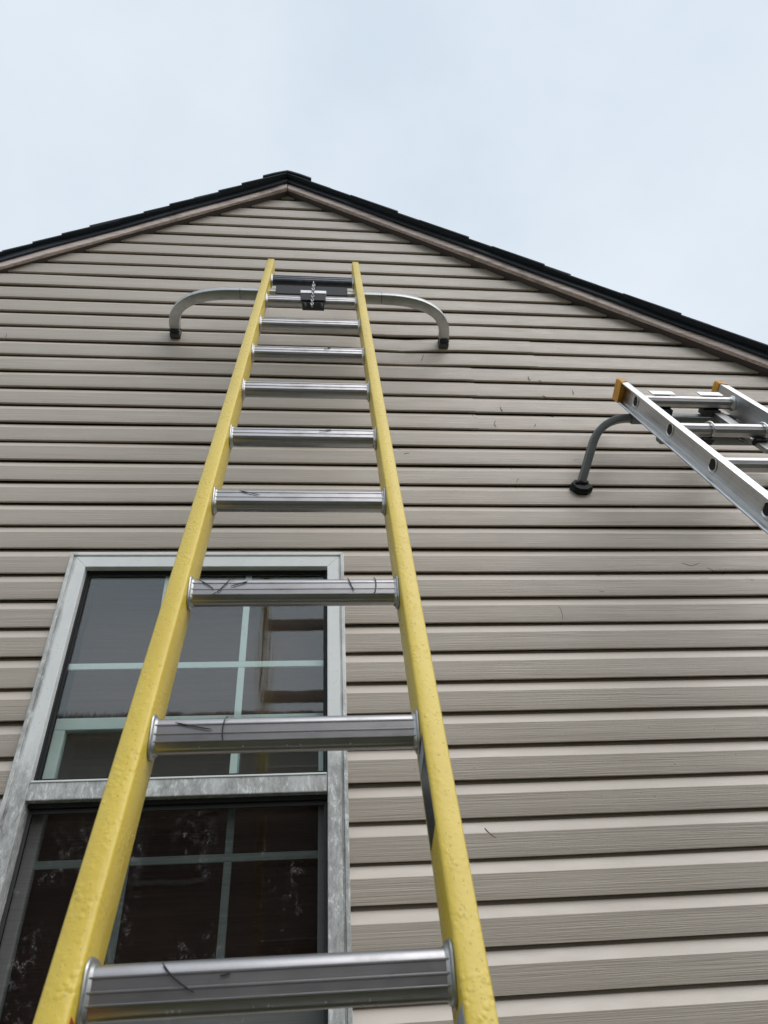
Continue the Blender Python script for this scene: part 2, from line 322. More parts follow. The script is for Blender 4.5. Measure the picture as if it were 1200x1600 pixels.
# --- siding: one object for each length of board
PROF = [(0.006, 0.0125), (-0.0045, 0.0085), (-0.0085, 0.0016), (-0.0176, 0.0004), (-0.0186, 0.0006), (-0.0192, 0.0028), (-0.0210, 0.0320), (-0.0238, 0.0610), (-0.0180, 0.0720), (-0.0125, 0.0822), (-0.0078, 0.0918), (0.0000, 0.0965), (0.006, 0.1080)]
def wob(x, k):
    r = random.Random(k * 13 + 5); a = [r.uniform(-1, 1) for _ in range(6)]
    dz = 0.0014 * (a[0] * math.sin(1.3 * x + 6 * a[1]) + a[2] * math.sin(3.1 * x + 6 * a[3]))
    dy = 0.0017 * (a[4] * math.sin(1.7 * x + 6 * a[5]) + 0.6 * a[1] * math.sin(4.4 * x + 5 * a[0]))
    return dy, dz
def clip_prof(zb, lo, hi):
    """profile points of a course at height zb clipped to lo <= z <= hi (world)"""
    pts = [(y, zb + z) for y, z in PROF]; out = []
    for (p, q) in zip(pts, pts[1:] + [None]):
        if lo <= p[1] <= hi: out.append(p)
        if q:
            for lim in (lo, hi):
                if (p[1] - lim) * (q[1] - lim) < 0:
                    t = (lim - p[1]) / (q[1] - p[1]); out.append((p[0] + t * (q[0] - p[0]), lim))
    return out
nb = 0
def board(k, xa, xb, lo=-99, hi=99, dy0=0.0):
    """siding board of course k between xa and xb, cut to the rake line"""
    zb = (k - 0.111) * E
    pr = clip_prof(zb, lo, min(hi, ZR + 0.03))
    if len(pr) < 3: return
    def lim(z):
        h = max(0.004, (ZR + 0.035 - z) / SL); return XR - h, XR + h
    z_lo = min(p[1] for p in pr); l, r = lim(z_lo)
    if xa >= r - 0.01 or xb <= l + 0.01: return
    n = max(2, int((min(xb, r) - max(xa, l)) / 0.12)); rings = []
    for i in range(n + 1):
        t = i / n; ring = []
        for (y, z) in pr:
            l, r = lim(z); x = max(xa, l) * (1 - t) + min(xb, r) * t
            if min(xb, r) <= max(xa, l): x = min(max((l + r) / 2, xa), xb)
            dy, dz = wob(x, k)
            # dent and sag of the course the right-hand stand-off foot pushes on
            s = math.exp(-((x - 0.36) / 0.17) ** 2) * (math.exp(-((zb - 2.52) / 0.10) ** 2))
            dz -= 0.014 * s; dy += 0.004 * s
            ring.append((x, y + dy + dy0, z + dz))
        rings.append(ring)
    mb = MB(); mb.quad_strip(rings, close=False, caps=False)
    # the cut ends: a 1.2 mm turned edge so the lap shows
    global nb
    o = hp(mb, 'siding_board', M_sid, wall, smooth=math.radians(25)); nb += 1
    return o
k_lo = int(math.ceil((GZ + 0.28) / E)); k_hi = int((ZR + 0.05) / E) + 1
rs = random.Random(3)
for k in range(k_lo, k_hi + 1):
    pair = k // 2; q = random.Random(pair * 7 + 1)
    seams = []
    x = HX0 + q.uniform(0.6, 3.2)
    while x < HX1 - 0.4: seams.append(x); x += q.uniform(3.0, 3.66)
    if pair in (10, 11): seams = [-3.0, 0.655 + 0.02 * (pair - 10)]
    elif pair in (12,): seams = [-2.4, 0.985]
    else: seams = [s for s in seams if not -1.2 < s < 1.6]
    zb = (k - 0.111) * E; zt = zb + E + 0.012
    xs = [HX0] + seams + [HX1]
    for i in range(len(xs) - 1):
        xa, xb = xs[i] - (0.025 if i else 0), xs[i + 1]; d = -0.0024 if i % 2 else 0.0
        if zt < WZ0 or zb > WZ1: board(k, xa, xb, dy0=d); continue
        if xa < WX0: board(k, xa, min(xb, WX0 + 0.006), dy0=d)
        if xb > WX1: board(k, max(xa, WX1 - 0.006), xb, dy0=d)
        if zt > WZ1 and xa < WX0 and xb > WX1: board(k, WX0 + 0.006, WX1 - 0.006, lo=WZ1 - 0.004, dy0=d)
        if zb < WZ0 and xa < WX0 and xb > WX1: board(k, WX0 + 0.006, WX1 - 0.006, hi=WZ0 + 0.004, dy0=d)

# corner posts
for x in (HX0, HX1):
    hp(MB().box(x - 0.03, x + 0.06 if x < 0 else x + 0.03, -0.032, 0.06, GZ + 0.28, rake(HX0) - 0.02), 'corner_trim', M_sid, bevel=0.004)

# --- rake boards, drip edge, shingles, ridge caps
cs = math.cos(math.atan(SL)); TH = 0.058
def tap(x): return 1 - 0.36 * min(1.0, max(0.0, XR - x) / 1.35)      # the left overhang runs in a little
def rk(x, dz): return ZR + dz - SL * abs(x - XR)
def rakeprism(side, ya, yb, za, zb, xin=0.0, xout=4.25):
    """bar that follows the rake from the ridge outward"""
    mb = MB(); N = 26; rings = []
    for i in range(N + 1):
        x = XR + side * (xin + (xout - xin) * i / N); w = 0.0025 * math.sin(i * 1.7 + side) + 0.002 * math.sin(i * 0.61)
        f_ = tap(x); yb_ = yb * f_ if yb < 0 else yb
        rings.append([(x, ya * f_ + w, rk(x, za) + w * 0.6), (x, yb_, rk(x, za) + w * 0.6), (x, yb_, rk(x, zb)), (x, ya * f_ + w, rk(x, zb))])
    return mb.quad_strip(rings)
for s in (-1, 1):
    tag(hp(rakeprism(s, -0.072, -0.052, 0.0, TH, 0.0012), 'rake_board', M_wood, bevel=0.003), 'bare weathered brown wooden rake board under the shingles')
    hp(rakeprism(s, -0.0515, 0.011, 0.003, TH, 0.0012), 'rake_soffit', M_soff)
roof = MB()
for s in (-1, 1):
    xo = XR + s * 4.35
    roof.quad_strip([[(XR, -0.044, rk(XR, TH)), (xo, -0.044, rk(xo, TH)), (xo, -0.044, rk(xo, TH + 0.02)), (XR, -0.044, rk(XR, TH + 0.02))],
                     [(XR, HY1 + 0.1, rk(XR, TH)), (xo, HY1 + 0.1, rk(xo, TH)), (xo, HY1 + 0.1, rk(xo, TH + 0.02)), (XR, HY1 + 0.1, rk(XR, TH + 0.02))]])
roofo = hp(roof, 'roof', M_shth)
for s in (-1, 1):
    hp(rakeprism(s, -0.088, -0.0765, TH - 0.012, TH + 0.026, 0.001, 4.38), 'drip_edge', M_drip, roofo)
SLD = Vector((1, 0, -SL)).normalized()
sr = random.Random(11)
for s in (-1, 1):
    nC = int(5.2 / 0.143)
    for i in range(nC):
        d0 = i * 0.143 - 0.02; d1 = d0 + 0.30 if i else d0 + 0.2        # each course runs under the next one up
        top = TH + 0.024
        ov = -0.112 - sr.uniform(0.0, 0.010); droop = sr.uniform(0.001, 0.007)
        def P(d, y, off):      # d measured down the slope, off = height over the deck
            x = XR + s * max(0, d) * cs; nx, nz = s * math.sin(math.atan(SL)), cs
            return (x + nx * off, y, rk(XR + s * max(0, d) * cs, top) + nz * off)
        dn = min(d0 + 0.143 + 0.02, 5.2); up = max(0.0, d0 - 0.13)
        lo_off, hi_off = 0.016, 0.002
        mb = MB(); rings = []
        for y in (ov, ov + 0.03, -0.04, 1.0, 4.0, HY1 + 0.15):
            dr = droop if y < -0.08 else 0
            xm = XR + s * (up + dn) / 2 * cs; y = y * tap(xm) if y < 0 else y
            rings.append([P(up, y, hi_off - dr), P(dn, y, lo_off - 0.010 - dr), P(dn, y, lo_off - dr), P(up, y, hi_off + 0.006 - dr)])
        mb.quad_strip(rings); hp(mb, 'shingle_course', M_shg, roofo)
capm = None
for i in range(58):
    y = -0.122 + i * 0.143
    mb = MB(); rings = []
    for (yy, lift) in ((y, 0.012), (y + 0.29, 0.002)):
        ring = []
        for t in (-1, -0.55, -0.15, 0, 0.15, 0.55, 1): ring.append((XR + t * 0.135, yy, rk(XR + t * 0.135, TH + 0.045 + lift - 0.012 * math.exp(-(t * 5) ** 2))))
        for t in (1, 0.55, 0.15, 0, -0.15, -0.55, -1): ring.append((XR + t * 0.135, yy, rk(XR + t * 0.135, TH + 0.031 + lift - 0.012 * math.exp(-(t * 5) ** 2))))
        rings.append(ring)
    mb.quad_strip(rings); hp(mb, 'ridge_cap', M_shg, roofo)

# --- window (third level: its pieces)
win = empty('window', (0, 0, 0), house); win.matrix_parent_inverse = Matrix.Translation(-house.location)
tag(win, 'white vinyl single hung window with lower sash raised behind a screen')
FW = 0.057; FY = -0.0285
ix0, ix1, iz0, iz1 = WX0 + FW, WX1 - FW, WZ0 + FW, WZ1 - FW
def mitre(pts_o, pts_i, ya, yb):
    return MB().quad_strip([[(pts_o[0][0], ya, pts_o[0][1]), (pts_o[1][0], ya, pts_o[1][1]), (pts_i[1][0], ya, pts_i[1][1]), (pts_i[0][0], ya, pts_i[0][1])],
                            [(pts_o[0][0], yb, pts_o[0][1]), (pts_o[1][0], yb, pts_o[1][1]), (pts_i[1][0], yb, pts_i[1][1]), (pts_i[0][0], yb, pts_i[0][1])]])
def ring4(name, x0, x1, z0, z1, w, ya, yb, mat, bevel=0.002, names=('head', 'jamb', 'jamb', 'sill')):
    o = [(x0, z1), (x1, z1), (x1, z0), (x0, z0)]; i = [(x0 + w, z1 - w), (x1 - w, z1 - w), (x1 - w, z0 + w), (x0 + w, z0 + w)]
    g = 0.0002
    for nm, a, b in ((names[0], 0, 1), (names[1], 1, 2), (names[3], 2, 3), (names[2], 3, 0)):
        hp(mitre((o[a], o[b]), (i[a], i[b]), ya, yb), nm, mat, win, bevel=bevel)
ring4('trim', WX0, WX1, WZ0, WZ1, 0.0115, -0.0320, 0.012, M_vin, 0.002, ('outer_trim',) * 4)
ring4('step', WX0 + 0.0117, WX1 - 0.0117, WZ0 + 0.0117, WZ1 - 0.0117, 0.0055, -0.0260, 0.012, M_vin, 0.001, ('trim_groove',) * 4)
ring4('frame', WX0 + 0.0174, WX1 - 0.0174, WZ0 + 0.0174, WZ1 - 0.0174, FW - 0.0174, FY, 0.032, M_vin, 0.002)
# upper light: gasket, pane, muntins
MRB, MRT = 0.577, 0.630        # meeting rail
ring4('g', ix0 + 0.0003, ix1 - 0.0003, MRT, iz1 - 0.0003, 0.006, -0.004, 0.008, M_gask, 0, ('gasket',) * 4)
ring4('g2', ix0 + 0.0065, ix1 - 0.0065, MRT + 0.006, iz1 - 0.0065, 0.006, 0.001, 0.008, M_gask, 0, ('glazing_bead',) * 4)
hp(MB().box(ix0 + 0.002, ix1 - 0.002, 0.0085, 0.0125, MRT - 0.003, iz1 - 0.002), 'pane', M_glass, win)
MX = [-0.5165, -0.2465]
def muntins(y, z0, z1, zm, x0, x1):
    for x in MX: 
        for za, zb in ((z0, zm - 0.0103), (zm + 0.0103, z1)): hp(MB().box(x - 0.0105, x + 0.0105, y, y + 0.006, za, zb), 'muntin', M_vin2, win, bevel=0.0015)
    hp(MB().box(x0, x1, y - 0.0004, y + 0.0064, zm - 0.0102, zm + 0.0102), 'muntin', M_vin2, win, bevel=0.0015)
muntins(0.014, MRT, iz1, 0.984, ix0, ix1)
hp(MB().box(ix0 - 0.004, ix1 - 0.0006, -0.0245, 0.030, MRB, MRT), 'meeting_rail', M_vin, win, bevel=0.003)
hp(MB().box(ix0 + 0.003, ix1 - 0.003, -0.0275, -0.0247, MRT - 0.006, MRT - 0.001), 'rail_lip', M_vin2, win, bevel=0.001)
hp(MB().box(ix0 + 0.001, ix1 - 0.001, 0.002, 0.028, MRB - 0.012, MRB - 0.0005), 'rail_gasket', M_gask, win)
# raised lower sash
LB, LT = 0.045, 0.832; ly = 0.045
for nm, bx in (('sash_rail', (ix0 + 0.002, ix1 - 0.002, ly, ly + 0.03, LT - 0.036, LT)), ('sash_rail', (ix0 + 0.002, ix1 - 0.002, ly, ly + 0.03, LB, LB + 0.045)),
               ('sash_stile', (ix0 + 0.002, ix0 + 0.034, ly, ly + 0.03, LB + 0.0452, LT - 0.0362)), ('sash_stile', (ix1 - 0.026, ix1 - 0.002, ly, ly + 0.03, LB + 0.0452, LT - 0.0362))):
    hp(MB().box(*bx), nm, M_vin2, win, bevel=0.002)
hp(MB().box(ix0 + 0.03, ix1 - 0.022, ly + 0.010, ly + 0.014, LB + 0.04, LT - 0.032), 'pane', M_glass2, win)
muntins(ly + 0.017, LB + 0.045, LT - 0.036, 0.436, ix0 + 0.034, ix1 - 0.026)
# drawn brown roller shade just inside the sashes
sh = MB(); N_ = 40
sh.quad_strip([[(ix0 - 0.01, 0.135 + 0.0012 * (i % 2), -0.14 + 1.50 * i / N_), (ix1 + 0.01, 0.135 + 0.0012 * (i % 2), -0.14 + 1.50 * i / N_), (ix1 + 0.01, 0.139 + 0.0012 * (i % 2), -0.14 + 1.50 * i / N_), (ix0 - 0.01, 0.139 + 0.0012 * (i % 2), -0.14 + 1.50 * i / N_)] for i in range(N_ + 1)])
hp(sh, 'brown_roller_shade', M_shade, win)
# half screen
sy = 0.016
for nm, bx in (('screen_frame', (ix0 + 0.001, ix0 + 0.010, sy, sy + 0.008, iz0 + 0.001, MRB - 0.0125)), ('screen_frame', (ix1 - 0.010, ix1 - 0.001, sy, sy + 0.008, iz0 + 0.001, MRB - 0.0125)),
               ('screen_frame', (ix0 + 0.0102, ix1 - 0.0102, sy, sy + 0.008, MRB - 0.024, MRB - 0.0125)), ('screen_frame', (ix0 + 0.0102, ix1 - 0.0102, sy, sy + 0.008, iz0 + 0.001, iz0 + 0.013))):
    hp(MB().box(*bx), nm, M_scrf, win, bevel=0.001)
scr = MB(); scr.v = [(ix0 + 0.008, sy + 0.004, iz0 + 0.008), (ix1 - 0.008, sy + 0.004, iz0 + 0.008), (ix1 - 0.008, sy + 0.004, MRB - 0.018), (ix0 + 0.008, sy + 0.004, MRB - 0.018)]; scr.f = [(0, 1, 2, 3)]
hp(scr, 'insect_screen', M_scr, win)

# --- rain on the siding and frame
rw = MB(); q = random.Random(21)
for i in range(5200):
    k = q.randint(-1, 36); x = q.uniform(-1.8, 2.4); zb = (k - 0.111) * E
    fz = 0.060 - abs(q.gauss(0, 0.022)) if q.random() < 0.6 else q.uniform(0.002, 0.058)
    z = zb + max(0.002, fz)
    if z > rake(x) - 0.03 or (WX0 - 0.01 < x < WX1 + 0.01 and WZ0 < z < WZ1): continue
    r = q.uniform(0.0006, 0.0015) * (1.6 if q.random() < 0.1 else 1)
    dy, dz = wob(x, k); rw.dome((x, -0.0192 - 0.083 * (z - zb) + dy, z), (0, -1, 0), r, r * q.uniform(0.9, 1.5), r * 0.7, 5)
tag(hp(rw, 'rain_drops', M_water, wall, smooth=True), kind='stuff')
rw = MB()
for i in range(130):
    t = q.random()
    if t < 0.4: x, z = q.uniform(WX0 + 0.02, ix0), q.uniform(0.2, 1.33)
    elif t < 0.8: x, z = q.uniform(ix1, WX1 - 0.02), q.uniform(0.05, 1.33)
    else: x, z = q.uniform(ix0, ix1), q.uniform(iz1, WZ1 - 0.02)
    r = q.uniform(0.0006, 0.0014); rw.dome((x, FY, z), (0, -1, 0), r, r * 1.2, r * 0.35, 6)
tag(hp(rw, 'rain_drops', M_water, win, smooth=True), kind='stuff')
rw = MB()
for i in range(700):
    x, z = q.uniform(ix0 + 0.02, ix1 - 0.02), q.uniform(MRT + 0.01, iz1 - 0.02); r = q.uniform(0.0004, 0.0012)
    rw.dome((x, 0.0085, z), (0, -1, 0), r, r * q.uniform(1, 2.5), r * 0.5, 5)
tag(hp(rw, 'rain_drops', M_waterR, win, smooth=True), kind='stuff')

# ------------------------------------------------------------------ ladders
def frame_from(a, d):
    n = a.cross(d); return a, d, n
def basis(a, d, n, o):
    mm = Matrix((a, n, d)).transposed().to_4x4(); mm.translation = o; return mm      # local x = across, y = towards the climber, z = up the ladder
# --- yellow fibreglass ladder
A = Vector((0.9999989, -0.0012959, -0.00071803)).normalized(); D = Vector((0.00110728, 0.33174186, 0.94336955)).normalized(); N = A.cross(D)
P0 = Vector((-0.04422394, -1.18438661, 0.07896512)); RS = 0.3048
tb = (GZ - P0.z) / D.z + 0.02
ybase = P0 + D * tb
lad = empty('fibreglass_ladder'); lad.matrix_world = basis(A, D, N, ybase)
tag(lad, 'tall yellow fibreglass ladder with aluminium rungs leaning in front of the window', 'ladder')
ztop = 9 * RS - tb + 0.262; z0k = -tb           # local heights
HW = 0.180; FLG = 0.031; RD = 0.072; NF = 0.022
for s in (-1, 1):
    # C channel: web on the inside, flanges pointing outward, rounded corners
    t = 0.0055; x0, x1 = s * HW, s * (HW + FLG); yF, yB = NF, NF - RD; c = 0.004
    prof = [(x0 + s * c, yF), (x0 + s * c * 0.3, yF - c * 0.3), (x0, yF - c), (x0, yB + c), (x0 + s * c * 0.3, yB + c * 0.3), (x0 + s * c, yB), (x1 - s * 0.001, yB), (x1, yB + 0.001), (x1, yB + t), (x0 + s * t, yB + t), (x0 + s * t, yF - t), (x1, yF - t), (x1, yF - 0.002), (x1 - s * 0.002, yF)]
    rings = [[(px, py, z) for px, py in prof] for z in [0.03 + (ztop - 0.03) * i / 24 for i in range(25)]]
    MB().quad_strip(rings).build('side_rail', M_yel, lad, smooth=math.radians(50))
    ft = MB().box(s * (HW - 0.004), s * (HW + FLG + 0.006), NF - RD - 0.006, NF + 0.006, 0.012, 0.13); ft.build('ladder_foot', M_galv, lad, bevel=0.004)
    pd = MB().box(s * (HW - 0.012), s * (HW + FLG + 0.014), NF - RD - 0.03, NF + 0.03, -0.012, 0.0115); pd.build('foot_pad', M_rub, lad, bevel=0.004)
th_ = math.radians(19.4)         # ladder lean from vertical: rung profile is set level
def rp_(fw, v):                   # horizontal-forward / vertical -> local (y, z)
    return (fw * math.cos(th_) + v * math.sin(th_), -fw * math.sin(th_) + v * math.cos(th_))
RP = []
for fw, v in [(-24, -4), (-21, -0.5), (-16, 0.6), (-8, 0.9), (2, 0.9), (8, 0.4), (12.5, -1.5), (15.2, -4.5), (16.6, -8.0), (17.0, -9.6), (18.3, -10.2), (18.3, -11.6), (17.0, -12.2), (16.9, -21.6), (18.1, -22.2), (18.1, -23.6), (16.8, -24.2), (16.5, -32.2), (17.6, -32.8), (17.4, -34.2), (16.0, -34.8), (13.5, -41.0), (9.0, -44.5), (2, -45.5), (-10, -42), (-19, -34), (-23.5, -22)]:
    RP.append(rp_(fw / 1000 - 0.004, v / 1000 + 0.002))
def scale_prof(pr, g):
    cx = sum(p[0] for p in pr) / len(pr); cz = sum(p[1] for p in pr) / len(pr); out = []
    for p in pr:
        dx, dz = p[0] - cx, p[1] - cz; l = math.hypot(dx, dz); out.append((p[0] + dx / l * g, p[1] + dz / l * g))
    return out
RSM = [p for i, p in enumerate(RP) if i not in (9, 10, 11, 12, 13, 14, 15, 16, 17, 18, 19)]
def rung_mesh():
    mb = MB(); mb.quad_strip([[(x, p[0], p[1]) for p in RP] for x in [-HW + 2 * HW * i / 6 for i in range(7)]]); return mb
def ferrule_mesh(s):
    mb = MB(); rings = []
    for dx, g in ((-0.0006, 0.0060), (0.0018, 0.0076), (0.0036, 0.0066), (0.0040, 0.0040), (0.0054, 0.0020), (0.0080, 0.0012), (0.0086, 0.0003)):
        rings.append([(s * (HW - dx), p[0], p[1]) for p in scale_prof(RSM, g)])
    mb.quad_strip(rings); return mb
rung0 = fer0 = None
kmin = int(math.ceil((0.25 + tb) / RS))
for k in range(kmin, 10):
    z = k * RS - tb
    if rung0 is None:
        o = rung_mesh().build('rung', M_alu, lad, smooth=math.radians(32)); rung0 = o; fer0 = [ferrule_mesh(s).build('rung_ferrule', M_galv, o, smooth=math.radians(40)) for s in (-1, 1)]
    else:
        o = rung0.copy(); C.objects.link(o); o.parent = lad
        for fo in fer0:
            c = fo.copy(); C.objects.link(c); c.parent = o
    o.location = (0, 0, z)
    if k == 9:
        o.data = rung0.data.copy(); o.data.materials.clear(); o.data.materials.append(M_aluD); o.location.z += 0.020; o.scale.z = 1.2
        tag(o, 'dark grey top rung')
# stickers on the inner webs
def sticker(s, za, zb, ya, yb, mat, parent=lad, name='warning_sticker', lift=0.0004):
    x = s * (HW - lift); r = 0.008
    mb = MB(); mb.box(min(x, x + s * 0.0003), max(x, x + s * 0.0003), ya, yb, za, zb); return mb.build(name, mat, parent)
st = sticker(1, 0.13 - tb, 0.262 - tb, NF - RD + 0.012, NF - 0.004, M_lab)
sticker(1, 0.232 - tb, 0.255 - tb, NF - RD + 0.016, NF - 0.008, M_labw, st, 'sticker_print', 0.0008)
sticker(1, -0.20 - tb, -0.055 - tb, NF - RD + 0.010, NF - 0.004, M_labw)
sticker(-1, -0.22 - tb, -0.047 - tb, NF - 0.024, NF - 0.006, M_red)
# rain beads on the front flanges, inner webs and rung tops
rw = MB(); q = random.Random(5)
for i in range(1500):
    s = q.choice((-1, 1)); z = -tb - 0.25 + (ztop + tb + 0.25) * q.random() ** 1.25
    r = q.uniform(0.0006, 0.0014) * (1.7 if q.random() < 0.12 else 1.0)
    if q.random() < 0.8: rw.dome((s * (HW + q.uniform(0.004, FLG - 0.003)), NF, z), (0, 1, 0), r, r * q.uniform(0.9, 1.6), r * 0.30, 7)
    else: rw.dome((s * HW, NF - q.uniform(0.006, RD - 0.006), z), (-s, 0, 0), r * 0.8, r * 1.2, r * 0.5, 6)
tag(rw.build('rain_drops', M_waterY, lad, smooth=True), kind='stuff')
rw = MB()
for k in range(0, 9):
    for i in range(16):
        x = q.uniform(-HW + 0.02, HW - 0.02); b = RP[22 if q.random() < 0.5 else 21]; r = q.uniform(0.0006, 0.0013)
        rw.dome((x, b[0], b[1] + k * RS - tb), (0, 0.2, -1), r * 1.4, r, r * 1.1, 6, up=(1, 0, 0))
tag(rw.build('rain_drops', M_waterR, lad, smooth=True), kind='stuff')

# --- stand-off of the yellow ladder
def arc_path(pts, r, n=10):
    """polyline with rounded corners"""
    pts = [Vector(p) for p in pts]; out = [pts[0]]
    for i in range(1, len(pts) - 1):
        a = (pts[i - 1] - pts[i]); b = (pts[i + 1] - pts[i]); rr = r[i - 1] if isinstance(r, (list, tuple)) else r
        pa = pts[i] + a.normalized() * min(rr, a.length * 0.96); pb = pts[i] + b.normalized() * min(rr, b.length * 0.96)
        for j in range(n + 1):
            t = j / n; out.append(pa * (1 - t) ** 2 + pts[i] * 2 * t * (1 - t) + pb * t * t)
    out.append(pts[-1]); return out
so = Vector((-0.045, -0.262, 2.566))
st1 = empty('ladder_stabilizer', so); tag(st1, 'curved aluminium stand-off bar clamped behind the top of the yellow ladder', 'stabilizer')
def loc(p, o): return tuple(Vector(p) - o)
TB = rrect(0.045, 0.046, 0.007)
MB().sweep(TB, [loc((x, -0.258, 2.566 + 0.0012 * (x + 0.05)), so) for x in (-0.345, -0.1, 0.1, 0.255)], D).build('cross_bar', M_galv, st1, smooth=math.radians(30))
for s, fx, fz, bx in ((-1, -0.652, 2.572, -0.3455), (1, 0.560, 2.556, 0.2555)):
    path = arc_path([(bx, -0.258, 2.566), (fx + s * 0.000, -0.245, 2.580), (fx, -0.045, fz + 0.02)], [0.285], 16)
    MB().sweep(TB, [loc(p, so) for p in path], D).build('arm', M_galv, st1, smooth=math.radians(30))
    ft = MB().box(fx - 0.023 + 0.045 - so.x, fx + 0.023 + 0.045 - so.x, -0.05 - so.y, -0.0205 - so.y, fz - 0.022 - so.z, fz + 0.030 - so.z)
    for i, v in enumerate(ft.v): ft.v[i] = (v[0] - 0.045, v[1], v[2])
    fo = ft.build('foot_pad', M_rub, st1, bevel=0.006, seg=3)
    MB().box(fx - 0.022 - so.x, fx + 0.022 - so.x, -0.062 - so.y, -0.0502 - so.y, fz - 0.016 - so.z, fz + 0.036 - so.z).build('foot_collar', M_bracket, fo, bevel=0.004)
    MB().tube([loc((fx - 0.026, -0.052, fz + 0.01), so), loc((fx + 0.026, -0.052, fz + 0.01), so)], 0.004, 8).build('foot_bolt', M_bracket, fo)
# dark sleeve on the bar between the rails
MB().box(-0.195 - so.x, 0.108 - so.x, -0.2895 - so.y, -0.2835 - so.y, 2.532 - so.z, 2.592 - so.z).build('sleeve_channel', M_bracket, st1, bevel=0.002)
MB().box(-0.195 - so.x, 0.108 - so.x, -0.2833 - so.y, -0.236 - so.y, 2.5875 - so.z, 2.5920 - so.z).build('sleeve_flange', M_bracket, st1, bevel=0.002)
def ladp(x, y, k): return basis(A, D, N, P0) @ Vector((x, y, k * RS))
bk = ladp(0.0, 0.0, 8)
def kbox(x0, x1, y0, y1, v0, v1): return MB().box(bk.x + x0 - so.x, bk.x + x1 - so.x, bk.y - y1 - so.y, bk.y - y0 - so.y, bk.z + v0 - so.z, bk.z + v1 - so.z)
bb = kbox(-0.042, 0.056, 0.0165, 0.022, -0.044, 0.0000).build('clamp_plate', M_bracket, st1, bevel=0.002)
kbox(-0.044, 0.058, 0.0125, 0.0235, 0.0005, 0.0195).build('clamp_top', M_galv, st1, bevel=0.0015)
kbox(-0.036, 0.050, -0.02, 0.016, -0.054, -0.048).build('clamp_underside', M_bracket, st1, bevel=0.0015)
for x in (-0.026, 0.038):
    MB().tube([Vector((bk.x + x, bk.y - 0.012, bk.z - 0.05)) - so, Vector((bk.x + x + 0.004, bk.y - 0.02, bk.z - 0.075)) - so, Vector((bk.x + x - 0.003, bk.y - 0.012, bk.z - 0.092)) - so], 0.0045, 7).build('hook_bolt', M_bracket, st1, smooth=True)
ch = MB()
for i in range(13):
    c0 = Vector((bk.x + 0.008 - 0.0005 * i, bk.y - 0.030 + 0.0008 * i, bk.z + 0.058 - 0.0112 * i)) - so; ring = []
    n = 10; ax = Vector((1, 0, 0)) if i % 2 else Vector((0.3, 1, 0)).normalized()
    pts = [c0 + ax * 0.0052 * math.cos(2 * math.pi * j / n) + Vector((0, 0, 1)) * 0.0088 * math.sin(2 * math.pi * j / n) for j in range(n + 1)]
    ch.tube(pts, 0.0018, 5)
ch.build('chain', M_galv, st1, smooth=True)
MB().tube([Vector((bk.x + 0.008, bk.y - 0.03, bk.z + 0.06)) - so, Vector((bk.x + 0.008, -0.270, 2.57)) - so], 0.006, 8).build('chain_bolt', M_bracket, st1, smooth=True)

# --- aluminium extension ladder on the right
A2 = Vector((1, 0, 0)); D2 = Vector((0, 0.4003, 0.91638)).normalized(); N2 = A2.cross(D2)
H1 = Vector((1.239, -0.235, 1.9685))             # centre of the top rung at the left web
tb2 = (GZ - H1.z) / D2.z + 0.02; b2 = H1 + D2 * tb2 + Vector((0.2015, 0, 0))
al = empty('aluminium_ladder'); al.matrix_world = basis(A2, D2, N2, b2)
tag(al, 'aluminium ladder with yellow end caps leaning on the wall at the right edge', 'ladder')
W2 = 0.2015; F2 = 0.026; yF, yB = 0.043, -0.042; zt2 = -tb2 + 0.150
for s in (-1, 1):
    t = 0.003; x0, x1 = s * W2, s * (W2 + F2)
    prof = [(x0 - s * t, yF), (x0 - s * t, yB), (x1, yB), (x1 + s * 0.0004, yB + 0.004), (x1 - s * 0.003, yB + 0.0065), (x1 - s * 0.004, yB + 0.004), (x0 + s * 0.007, yB + 0.004), (x0 + s * 0.0045, yB + 0.010), (x0, yB + 0.013), (x0, yF - 0.010), (x0 + s * 0.003, yF - 0.006), (x0 + s * 0.007, yF - 0.004), (x1, yF - 0.004), (x1, yF)]
    rings = [[(px, py, z) for px, py in prof] for z in [0.03 + (zt2 - 0.03) * i / 20 for i in range(21)]]
    MB().quad_strip(rings).build('side_rail', M_alu2, al, smooth=math.radians(28))
    # plastic end cap that wraps the rail end
    cp = MB(); xa, xb = sorted((x0 - s * 0.0055, x1 + s * 0.002)); e2 = 0.006
    prof = rrect(xb - xa, yF - yB + 0.006, 0.006)
    mx_, my_ = (xa + xb) / 2, (yF + yB) / 2
    rings = []
    for dz, g in ((-0.034, 1.0), (0.004, 1.0), (0.010, 0.93), (0.013, 0.80)):
        ring = []
        for px, py in prof:
            zz = zt2 + dz - (0.020 * max(0, s * px / (F2 / 2)) * 0.6 if dz < -0.01 else 0) + (0.004 * (1 - (py / 0.04) ** 2) if dz > 0 else 0)
            ring.append((mx_ + px * g, my_ + py * g, zz))
        rings.append(ring)
    cp.quad_strip(rings); co = cp.build('end_cap', M_cap, al, smooth=math.radians(40))
    ft = MB().box(min(x0, x1) - 0.004, max(x0, x1) + 0.004, yB - 0.02, yF + 0.02, -0.01, 0.06).build('ladder_foot', M_rub, al, bevel=0.004)
def ring_pts(r, n=20, flat=0.0):
    out = []
    for j in range(n):
        a = 2 * math.pi * j / n; y, z = r * math.cos(a), r * math.sin(a)
        out.append((y, min(z, r * 0.80)))
    return out
r0 = None
k = 0
